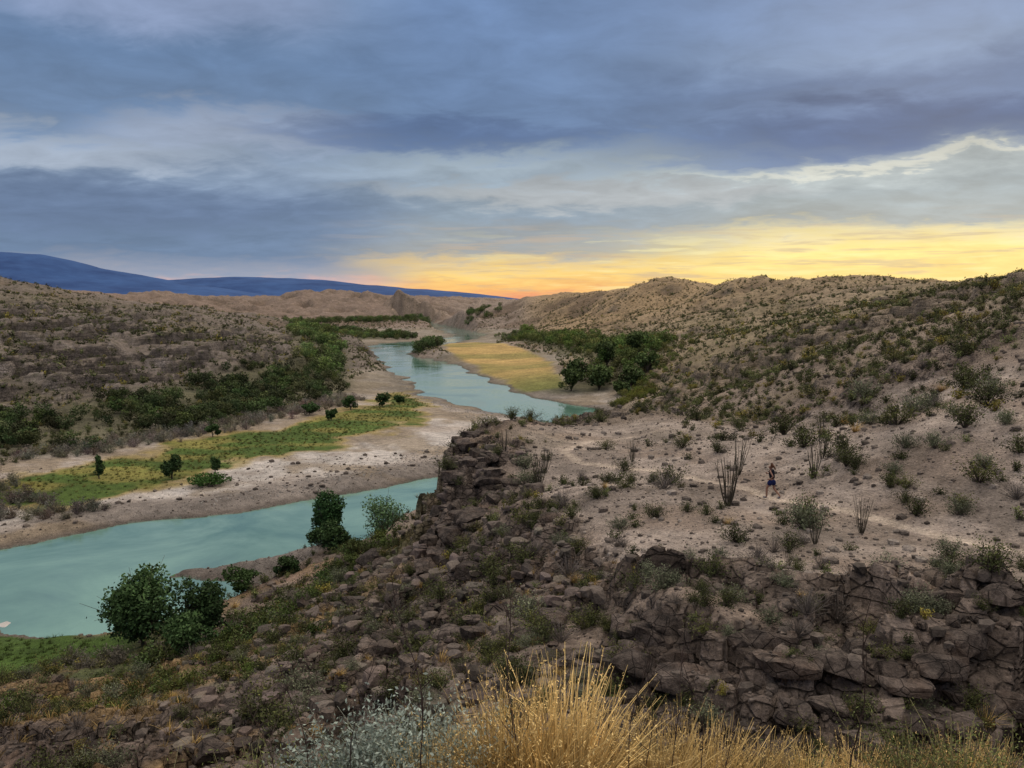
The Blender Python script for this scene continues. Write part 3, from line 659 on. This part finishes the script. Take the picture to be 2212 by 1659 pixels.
for i,(x,y,w,h) in enumerate([(17,236,8,7.5),(25,236,9,8.5),(34,233,8,7),(40,243,9,7),(20,250,8,8),(30,226,6,4.5),(30,260,9,9),(42,275,10,8)]):
    tree('cottonwood_tree',x,y,w,h,1300,.42,330+i,lab='large dark green tree at the meadow edge',lobes=12,zb0=.3,leafc=((.028,.048,.017),(.11,.155,.045)),hollow=.15)
print('trees',time.time()-T0)
# ------------------------------------------------------------------ ocotillo
def ocotillo(seed):
    rg=np.random.default_rng(seed);A_=Acc()
    for i in range(rg.integers(13,19)):
        a=rg.uniform(0,6.28);t=rg.uniform(.05,.36);q=np.linspace(0,1,8);L=rg.uniform(.6,1.02)
        rad=np.sin(t)*L*q**.8*(1+.25*np.sin(q*5+i)*.4);pts=np.stack([np.cos(a+.3*q)*rad+.03*np.cos(a),np.sin(a+.3*q)*rad+.03*np.sin(a),L*np.cos(t)*q-.02],1)
        V,F=tube(pts,.009,.004,4);A_.add(V,F,np.array((.06,.052,.038))*rg.uniform(.7,1.3))
        m=34;s=rg.uniform(.08,1,m);cen=np.stack([np.interp(s,q,pts[:,d]) for d in range(3)],1)+rg.normal(size=(m,3))*.006
        V,F=leaves(cen,.011*np.ones(m),rg,.4);A_.add(V,F,np.array((.06,.065,.03))*rg.uniform(.7,1.3))
    return A_.get()
oc=[asmesh('ocotillo_plant',ocotillo(400+i)) for i in range(3)]
for i,(x,y,s) in enumerate([(11.2,42,3.1),(14.6,52.5,2.8),(17.4,46.8,2.1),(1.9,56,2.7),(19.4,51,2.0),(15.6,36.0,1.8),(2.4,60,2.2),(9,61,1.8),(12.6,33.5,1.3),(22,58,2.2),(9.8,28.5,1.0),(-.6,66,2.0)]):
    place('ocotillo_plant',oc[i%3],x,y,s,'ocotillo with tall thin spiny wands on gravel','cactus','ocotillo plants beside the trail')
# ------------------------------------------------------------------ rocks
def rock_t(seed,sub=3):
    bm=bmesh.new();bmesh.ops.create_icosphere(bm,subdivisions=sub,radius=1)
    V=np.array([v.co[:] for v in bm.verts]);F=np.array([[v.index for v in f.verts] for f in bm.faces]);bm.free()
    rg=np.random.default_rng(seed)
    for k in range(16):
        nrm=rg.normal(size=3)
        if k<6: nrm=np.eye(3)[k%3]*(1 if k<3 else -1)+rg.normal(size=3)*.12
        nrm/=np.linalg.norm(nrm);dd=rg.uniform(.42,.76)
        t=V@nrm-dd;V=V-np.maximum(t,0)[:,None]*nrm*.99
    if sub>2: V=V*(1+(fbm(V[:,0]*3+V[:,2]*2+9,V[:,1]*3-V[:,2]+9,1,3,seed)[:,None]-.5)*.14)
    return V,F
rocks=[rock_t(500+i) for i in range(7)]
rmesh=[]
for V,F in rocks:
    me=mesh_np('boulder',V,F,smooth=False);me.materials.append(mr);rmesh.append(me)
def lyy(x): return 17.3+0.6*math.sin(x*0.7)+0.3*math.sin(x*1.9+1)-0.05*(x-8)+0.012*(x-8)**2
RP=[]
# stacked courses of blocks along the ledge
for tier in (-3.0,-2.1,-1.1,-.05,1.0):
    x=rng.uniform(.8,1.6)
    while x<13.6:
        s=rng.uniform(.36,.68)
        if rng.uniform()<.82 and abs(x/lyy(x))<.72: RP.append((x,lyy(x)+tier+rng.normal()*.1,s,1))
        x+=s*rng.uniform(1.25,2.1)
print('ledge blocks',len(RP))
while len(RP)<150:
    x=rng.uniform(.5,14);yy=lyy(x)+rng.uniform(-3.6,1.2)
    if abs(x/yy)<.66: RP.append((x,yy,rng.uniform(.14,.34),0))
for i in range(55):
    t=rng.uniform(0,1);x=-4.8+rng.normal()*1.1+(.8 if t<.4 else 0);RP.append((x,50+t*38,rng.uniform(.5,1.3),0))
RP+= [(a,b_,s,0) for a,b_,s in [(1.1,22,.8),(0.4,21.4,.5),(1.9,21.2,.6),(2.8,20.4,.5),(-1.1,17.5,.6),(3.4,19.2,.6),(-.4,19,.5),(-11,26,.5),(-3.2,17,.65),(-2.2,14.5,.55),(-.6,23,.7),(-5.5,36,.9),(-4.6,40,1.0),(-6,33,.8),(-3.2,34,.8),(-2,37,.9),(-7.5,38,.9),(-1,29,.7),(-4,27,.8)]]
while len(RP)<1000:
    y=rng.uniform(12,66);x=rng.uniform(-.4,.12)*y+rng.normal()*.6
    RP.append((x,y,(.16+.5*rng.uniform()**1.6)*(.8+y/50),0))
RP=np.array(RP);RP=RP[~((RP[:,0]<-.22*RP[:,1])&(RP[:,1]<24)&(RP[:,2]>.3))]
sdc=sdf_poly(RP[:,0],RP[:,1],CORE);sdr=sdf_poly(RP[:,0],RP[:,1],RIVER)
RP=RP[(sdc>.0)&(sdr>2)];
_,DR=terrain(RP[:,0],RP[:,1],True);RP=RP[(DR['rock']>.25)|(rng.uniform(size=len(RP))<.25)]
ok=seen(RP[:,0],RP[:,1],RP[:,2]*.6);RP=RP[ok][:298]
zr=terrain(RP[:,0],RP[:,1])
for i,p in enumerate(RP):
    s=p[2];L_=p[3]>.5
    rot=(rng.normal()*.08,rng.normal()*.08,(rng.normal()*.2+rng.choice([0,3.14])) if L_ else rng.uniform(0,6.28))
    szz=(s*rng.uniform(1.2,1.8),s*rng.uniform(.8,1.1),s*rng.uniform(.55,.8)) if L_ else (s*rng.uniform(1.0,1.6),s*rng.uniform(.8,1.2),s*rng.uniform(.5,.9))
    place('boulder',rmesh[i%7],p[0],p[1],s,'angular brown weathered boulder on the rocky slope','rock','boulders on the rocky slope',rot=rot,sz=szz,z=zr[i]+s*(.0 if L_ else .06),sink=0)
def stone_t(seed,sub=1):
    V,F=rock_t(seed,sub);V=V*np.array((1,.8,.6));return V,F,np.zeros((len(V),3))+1
rub=[stone_t(560+i,2) for i in range(6)]
n=3200;y=12+58*rng.uniform(0,1,n)**1.2;x=rng.uniform(-.42,.10,n)*y+rng.normal(size=n)*.5
_,DD=terrain(x,y,True)
k=(DD['sd']>2)&(DD['core']<.4)&((DD['rock']>.4)|(rng.uniform(0,1,n)<.15))&(band(x,y,NEARGREEN)>0);x,y=x[k],y[k]
tn=np.array((.118,.095,.079))*rng.uniform(.45,1.5,(len(x),1))*rng.uniform(.95,1.05,(len(x),3))
stuff('rock_rubble',rub,x,y,(.12+.42*rng.uniform(0,1,len(x))**2.2)*(.75+y/55),'broken angular rock rubble covering the spur','rocks',tn,sink=.0,mat=mstone)
stt=[stone_t(540+i) for i in range(6)]
n=32000;R2=10+130*rng.uniform(0,1,n)**1.4;T2=rng.uniform(-.64,.64,n);x=R2*np.sin(T2);y=R2*np.cos(T2)
_,DD=terrain(x,y,True)
k=(DD['sd']>1)&(DD['dt']>.15)&(band(x,y,NEARGREEN)>0)&(band(x,y,GREEN)>0);x,y=x[k],y[k];R2=R2[k];cr=DD['core'][k]
sc=np.minimum(rng.pareto(2.3,len(x))*.05+.03,.34)*(1+R2/90)
tn=np.where((rng.uniform(0,1,(len(x),1))<.4)&(cr[:,None]>.4),np.array((.26,.22,.185)),np.array((.12,.098,.082)))*rng.uniform(.5,1.3,(len(x),1))
stuff('loose_stones',stt,x,y,sc,'loose angular stones scattered over the dry ground','stones',tn,sink=-.1,mat=mstone)
n=3500;x,y=inband([(-42,97.5,5),(-25,116,6),(-8,140,8),(-2,175,7),(-22,225,5),(-40,290,4)],n)
sc=rng.uniform(.08,.35,len(x));stuff('river_cobbles',stt,x,y,sc,'gray cobbles covering the gravel bar','stones',np.array((.24,.22,.195))*rng.uniform(.5,1.6,(len(x),1)),mat=mstone)
mpale,nt,b=newmat('pale_limestone');geo=nd(nt,'ShaderNodeNewGeometry')
nt.links.new(mixc(nt,noise(nt,geo.outputs['Position'],3,5),(.30,.28,.26),(.55,.52,.48)),b.inputs['Base Color'])
for i,(x,y,s) in enumerate([(-44.5,68.2,1.3),(-42.6,67,.9),(-46.5,69,1.0)]):
    me=rmesh[i].copy();me.materials.clear();me.materials.append(mpale)
    place('limestone_slab',me,x,y,s,'pale flat limestone slab at the water edge','rock','pale slabs at the water edge',sz=(s*1.6,s,s*.35),sink=-.1)
# ------------------------------------------------------------------ viewpoint plants
fg=[asmesh('grass_clump',grass_clump(600+i,.76,520,w=.0044,rad=.16,lean=.62,wild=.9,brk=.22,bmax=.55,heads=.5,c0=(.26,.17,.06),c1=(.70,.51,.21))) for i in range(4)]
for i,(x,y,s) in enumerate([(.0,4.45,1.08),(.30,4.5,1.14),(-.22,4.7,.9),(.52,4.8,1.0),(1.02,4.9,.92),(1.28,5.0,.88),(.18,5.0,1.05),(.8,4.6,.7),(1.6,4.9,.74),(1.9,5.0,.68),(-1.75,4.8,.62),(2.2,5.0,.7),(-.45,4.4,.6),(2.55,5.0,.66),(2.95,5.1,.7),(-2.2,5.0,.7),(-2.7,5.2,.75),(-1.4,5.0,.6),(3.2,5.2,.65)]):
    place('grass_clump',fg[i%4],x,y,s,'tall golden dry bunch grass on the hilltop','grass','tall golden grass clumps on the hilltop')
sv=[asmesh('silver_sagebrush',stem_bush(620+i,.75,1.15,64,95,.018,leafc=((.15,.19,.155),(.38,.44,.37)),stemc=(.22,.22,.17),r=.006,asp=.42,jit=.045,start=.2)) for i in range(2)]
for i,(x,y,s) in enumerate([(-.85,4.7,1.2),(-.55,4.6,1.18),(-1.05,4.8,1.05),(-.7,5.0,1.25),(-.38,4.8,1.0)]):
    place('silver_sagebrush',sv[i%2],x,y,s,'silvery pale green sagebrush beside golden grass','bush','silvery sagebrush on the hilltop')
gs=[asmesh('green_weed',stem_bush(630+i,.6,1.0,46,46,.017,leafc=((.08,.10,.03),(.25,.28,.09)),stemc=(.2,.18,.09),r=.006,asp=.3,jit=.04,start=.2)) for i in range(2)]
for i,(x,y,s) in enumerate([(2.4,4.75,1.15),(2.8,4.9,1.25),(-1.7,4.7,1.25),(-2.3,4.9,1.3),(3.15,5.0,1.1),(2.05,5.1,1.0),(-1.4,4.6,1.15),(.75,5.1,.9),(1.7,5.1,1.0)]):
    place('green_weed',gs[i%2],x,y,s,'yellowish green leafy weed on the hilltop','weed','green weeds on the hilltop')
def stalk(seed,n=9):
    rg=np.random.default_rng(seed);A_=Acc();q=np.linspace(0,1,9)
    bend=rg.normal(size=2)*.18
    pts=np.stack([bend[0]*q**2+.02*np.sin(q*9),bend[1]*q**2,q],1);V,F=tube(pts,.0035,.0014,5);A_.add(V,F,(.05,.035,.03))
    for i in range(n):
        s=rg.uniform(.25,.95);p=np.array([np.interp(s,q,pts[:,d]) for d in range(3)])
        d=rg.normal(size=3)*.5;d[2]=abs(d[2])+.5;L=rg.uniform(.06,.22)
        b2=np.array([p,p+d*L*.5+rg.normal(size=3)*.015,p+d*L]);V,F=tube(b2,.002,.0008,4);A_.add(V,F,(.055,.04,.035))
    return A_.get()
sk=[asmesh('dry_stalk',stalk(640+i),mbark) for i in range(4)]
for i,(x,y,s) in enumerate([(-.47,4.3,1.35),(-1.1,4.3,1.0),(.02,4.3,1.3),(.75,4.3,.95),(.9,4.4,.95),(1.05,4.25,.9),(2.05,4.7,1.4),(-1.3,4.4,1.0),(-.9,4.25,1.0),(.62,4.25,.9),(1.2,4.4,.85)]):
    place('dry_stalk',sk[i%4],x,y,s,'thin dark dry flower stalk with bare twigs','plant','dry stalks on the hilltop')

# ------------------------------------------------------------------ runner
def plain(name,col,rough=.8):
    m,nt,b=newmat(name);tco=nd(nt,'ShaderNodeTexCoord').outputs['Object']
    nn=noise(nt,tco,25,3);c_=mixc(nt,nn,tuple(v*.8 for v in col),tuple(v*1.15 for v in col))
    nt.links.new(c_,b.inputs['Base Color']);b.inputs['Roughness'].default_value=rough;return m
def skinobj(name,verts,edges,radii,mat,parent,root=0,sub=2):
    me=bpy.data.meshes.new(name);me.from_pydata(verts,edges,[])
    o=bpy.data.objects.new(name,me);COL.objects.link(o)
    o.modifiers.new('Skin','SKIN')
    sv_=me.skin_vertices[0].data
    for i,rd in enumerate(radii):
        rd=rd if isinstance(rd,tuple) else (rd,rd);sv_[i].radius=rd;sv_[i].use_root=(i==root)
    su=o.modifiers.new('Sub','SUBSURF');su.levels=sub;su.render_levels=sub
    dg=bpy.context.evaluated_depsgraph_get();m2=bpy.data.meshes.new_from_object(o.evaluated_get(dg))
    bpy.data.objects.remove(o);m2.name=name
    m2.materials.clear();m2.materials.append(mat);
    for p in m2.polygons:p.use_smooth=True
    o=bpy.data.objects.new(name,m2);link(o,parent);return o
px,py=14.2,44.3
zz_=max(hz(px+dx,py+dy) for dx in(-.2,0,.2) for dy in(-.3,0,.3))
per=link(bpy.data.objects.new('person',None));per.location=(px,py,zz_-.01);per.rotation_euler=(0,0,math.atan2(.75,.66));per.empty_display_size=.3
per.scale=(1.13,1.13,1.13)
per['label']='woman jogging in black top and navy shorts, brown ponytail';per['category']='person'
vs=[(0,0,.93),(0,.02,1.08),(0,.05,1.25),(0,.06,1.38),(0,.075,1.45),(0,.095,1.53),(0,.10,1.60),
 (-.09,0,.88),(-.10,.22,.52),(-.10,.22,.10),(-.10,.27,.045),(-.10,.40,.035),
 (.09,0,.88),(.10,-.06,.48),(.10,-.36,.18),(.10,-.37,.11),(.10,-.26,.035),
 (-.165,.05,1.36),(-.24,-.14,1.14),(-.22,.02,.98),(-.22,.08,.97),
 (.165,.05,1.36),(.23,.06,1.11),(.17,.29,1.17),(.165,.35,1.19),(0,.215,1.53)]
es=[(0,1),(1,2),(2,3),(3,4),(4,5),(5,6),(0,7),(7,8),(8,9),(9,10),(10,11),(0,12),(12,13),(13,14),(14,15),(15,16),(3,17),(17,18),(18,19),(19,20),(3,21),(21,22),(22,23),(23,24),(5,25)]
rd=[(.12,.09),(.10,.075),(.115,.085),(.08,.06),(.05,.05),(.078,.095),(.06,.075),.08,.06,.04,.036,.028,.08,.06,.04,.036,.028,.045,.038,.027,.028,.045,.038,.027,.028,.012]
for (pi,dx) in((20,1),(24,1)):
    p=np.array(vs[pi]);
    for k,(o_,L) in enumerate([(-.03,.07),(-.01,.08),(.01,.075),(.03,.06)]):
        vs.append(tuple(p+np.array((0,.035,o_))));vs.append(tuple(p+np.array((.01,.035+L*.55,o_-.005))));vs.append(tuple(p+np.array((.03,.03+L*.8,o_-.015))))
        m=len(vs);es+= [(pi,m-3),(m-3,m-2),(m-2,m-1)];rd+=[.009,.0085,.007]
    vs.append(tuple(p+np.array((.035,.02,.03))));m=len(vs);es.append((pi,m-1));rd.append(.009)
skinm=plain('skin',(.27,.15,.105),.6)
skinobj('body',vs,es,rd,skinm,per)
navy=plain('navy_cloth',(.010,.016,.075));blk=plain('black_cloth',(.008,.009,.016));hairm=plain('brown_hair',(.10,.045,.025));shoem=plain('shoe_fabric',(.12,.12,.14))
skinobj('tank_top',[(0,0,.97),(0,.02,1.08),(0,.05,1.25),(0,.06,1.37),(-.12,.05,1.37),(.12,.05,1.37)],[(0,1),(1,2),(2,3),(3,4),(3,5)],[(.18,.15),(.165,.135),(.18,.145),(.13,.11),.075,.075],blk,per)
skinobj('shorts',[(0,0,1.0),(0,0,.92),(-.10,.03,.84),(-.105,.15,.64),(.10,-.01,.84),(.105,-.04,.62)],[(0,1),(1,2),(2,3),(1,4),(4,5)],[(.18,.15),(.2,.165),.145,.135,.145,.135],navy,per)
skinobj('hair',[(0,.055,1.52),(0,.075,1.60),(0,.04,1.63),(0,-.05,1.60),(0,-.12,1.50),(0,-.13,1.40)],[(0,1),(1,2),(2,3),(3,4),(4,5)],[(.085,.085),(.09,.10),(.05,.06),.035,.04,.015],hairm,per,root=1)
for pts in([(-.10,.20,.06),(-.10,.27,.05),(-.10,.41,.04)],[(.10,-.385,.15),(.10,-.34,.09),(.10,-.25,.04)]):
    skinobj('shoe',pts,[(0,1),(1,2)],[.042,.045,.035],shoem,per)
print('person',time.time()-T0)

# ------------------------------------------------------------------ sky
w=bpy.data.worlds.new('World');scene.world=w;w.use_nodes=True;nt=w.node_tree
for n_ in list(nt.nodes): nt.nodes.remove(n_)
out=nd(nt,'ShaderNodeOutputWorld');bg=nd(nt,'ShaderNodeBackground');nt.links.new(bg.outputs[0],out.inputs[0])
gen=nd(nt,'ShaderNodeTexCoord').outputs['Generated']
sx=nd(nt,'ShaderNodeSeparateXYZ');nt.links.new(gen,sx.inputs[0]);x,y,z=sx.outputs
azn=mathn(nt,'ARCTAN2',x,y);el=mathn(nt,'ARCSINE',z)
zz=mathn(nt,'ADD',mathn(nt,'MAXIMUM',z,0),.17)
cb=nd(nt,'ShaderNodeCombineXYZ');nt.links.new(mathn(nt,'DIVIDE',x,zz),cb.inputs[0]);nt.links.new(mathn(nt,'DIVIDE',y,zz),cb.inputs[1])
pv=cb.outputs[0]
mpp=nd(nt,'ShaderNodeMapping');mpp.inputs['Rotation'].default_value=(0,0,.45);mpp.inputs['Scale'].default_value=(.8,1.0,1);nt.links.new(pv,mpp.inputs[0])
cA=noise(nt,mpp.outputs[0],1.9,5,.55,.4);cB=noise(nt,mpp.outputs[0],6.0,5,.6,.4)
cC=noise(nt,pv,.9,2,.5)
cbd=nd(nt,'ShaderNodeCombineXYZ');nt.links.new(mathn(nt,'MULTIPLY',azn,8),cbd.inputs[0]);nt.links.new(mathn(nt,'MULTIPLY',el,110),cbd.inputs[1])
cD=noise(nt,cbd.outputs[0],1.0,4,.6,.3)
el_w=mathn(nt,'ADD',el,mathn(nt,'ADD',mathn(nt,'MULTIPLY',mathn(nt,'SUBTRACT',cA,.5),mapr(nt,el,0,.2,.025,.09)),mathn(nt,'MULTIPLY',mathn(nt,'SUBTRACT',cB,.5),mapr(nt,el,0,.2,.03,.045))))
az_w=mathn(nt,'ADD',azn,mathn(nt,'MULTIPLY',mathn(nt,'SUBTRACT',cC,.5),.22))
def ramp(st):
    rn=nd(nt,'ShaderNodeValToRGB');cr=rn.color_ramp
    while len(cr.elements)<len(st): cr.elements.new(.5)
    for e_,(p,c_) in zip(cr.elements,st): e_.position=p/.42;e_.color=(*lin(*c_),1)
    nt.links.new(mathn(nt,'DIVIDE',el_w,.42),rn.inputs[0]);return rn.outputs[0]
LFT=ramp([(0,(222,180,172)),(.018,(208,178,180)),(.03,(150,158,178)),(.055,(104,126,157)),(.10,(110,131,162)),(.15,(138,155,178)),(.19,(108,131,163)),(.26,(102,127,162)),(.36,(128,149,181)),(.42,(122,143,177))])
CEN=ramp([(0,(242,160,116)),(.012,(248,190,114)),(.032,(248,210,126)),(.044,(222,196,146)),(.056,(160,163,164)),(.10,(136,152,168)),(.16,(152,167,180)),(.19,(98,122,158)),(.27,(102,127,164)),(.4,(102,127,166))])
RGT=ramp([(0,(230,192,134)),(.02,(246,212,130)),(.055,(254,230,146)),(.075,(226,212,166)),(.088,(158,165,166)),(.12,(156,168,174)),(.143,(176,186,188)),(.158,(96,118,154)),(.225,(95,118,156)),(.26,(120,142,175)),(.36,(108,132,171))])
sk_=mixc(nt,mapr(nt,az_w,-.27,-.06,0,1,True),LFT,CEN);sk_=mixc(nt,mapr(nt,az_w,.02,.34,0,1,True),sk_,RGT)
def blob(base_,a,e,sa,se,colr,amt=.8):
    dx=mathn(nt,'MULTIPLY',mathn(nt,'SUBTRACT',az_w,a),1/sa);dy=mathn(nt,'MULTIPLY',mathn(nt,'SUBTRACT',el_w,e),1/se)
    d=mathn(nt,'ADD',mathn(nt,'MULTIPLY',dx,dx),mathn(nt,'MULTIPLY',dy,dy))
    return mixc(nt,mapr(nt,d,.05,1.7,amt,0,True),base_,lin(*colr))
for bl in [(-.47,.155,.17,.02,(162,173,189)),(-.30,.185,.14,.024,(156,167,187)),(-.42,.315,.2,.04,(142,157,189)),(.45,.142,.22,.005,(222,220,204),.55),
    (.46,.186,.24,.024,(68,92,134),.9),(-.10,.19,.2,.02,(84,106,145)),(-.45,.10,.2,.03,(98,117,149)),(.08,.125,.25,.015,(168,172,175))]:
    sk_=blob(sk_,*bl)
fb=mathn(nt,'MULTIPLY',mapr(nt,cA,.3,.7,.86,1.16),mapr(nt,cB,.3,.7,.88,1.13))
fb=mathn(nt,'ADD',mathn(nt,'MULTIPLY',mathn(nt,'SUBTRACT',fb,1),mapr(nt,el,.02,.12,.4,1)),1)
sk_=scalec(nt,sk_,fb)
stk=mathn(nt,'MULTIPLY',mapr(nt,cD,.50,.66,0,.6,True),mathn(nt,'MULTIPLY',mapr(nt,azn,-.25,-.05,0,1),mathn(nt,'MULTIPLY',mapr(nt,el,.0,.008,0,1),mapr(nt,el,.07,.10,1,0))))
sk_=mixc(nt,stk,sk_,lin(190,170,148))
stk2=mathn(nt,'MULTIPLY',mapr(nt,cD,.46,.34,0,.4,True),mathn(nt,'MULTIPLY',mapr(nt,azn,-.15,.1,0,1),mapr(nt,el,.06,.09,1,0)))
sk_=mixc(nt,stk2,sk_,lin(255,242,176))
sk_=mixc(nt,mapr(nt,el,.42,.95,0,1,True),sk_,(1.62,1.47,1.32))  # sky above the view made extra bright, added to light the land
nis=nd(nt,'ShaderNodeTexSky',sky_type='NISHITA');nis.sun_disc=False;nis.sun_elevation=math.radians(22);nis.sun_rotation=math.radians(28)
sk_=mixc(nt,1.0,sk_,scalec(nt,nis.outputs[0],.004),'ADD')
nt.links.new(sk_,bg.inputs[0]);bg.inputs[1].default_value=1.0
sl=bpy.data.lights.new('sun','SUN');sl.energy=1.25;sl.angle=math.radians(12);sl.color=(1,.80,.56)
so=link(bpy.data.objects.new('sun',sl));a_=math.radians(28);e_=math.radians(22)
dv=Vector((math.sin(a_)*math.cos(e_),math.cos(a_)*math.cos(e_),math.sin(e_)));so.rotation_euler=dv.to_track_quat('Z','Y').to_euler();so.location=(50,100,120)
# ------------------------------------------------------------------ camera
cam=bpy.data.cameras.new('camera');cam.sensor_width=36;cam.lens=29.04;cam.clip_start=.1;cam.clip_end=40000
co=link(bpy.data.objects.new('camera',cam));co.location=(0,0,H);co.rotation_euler=(math.radians(90-5.8),0,0)
scene.camera=co
print('done',time.time()-T0)
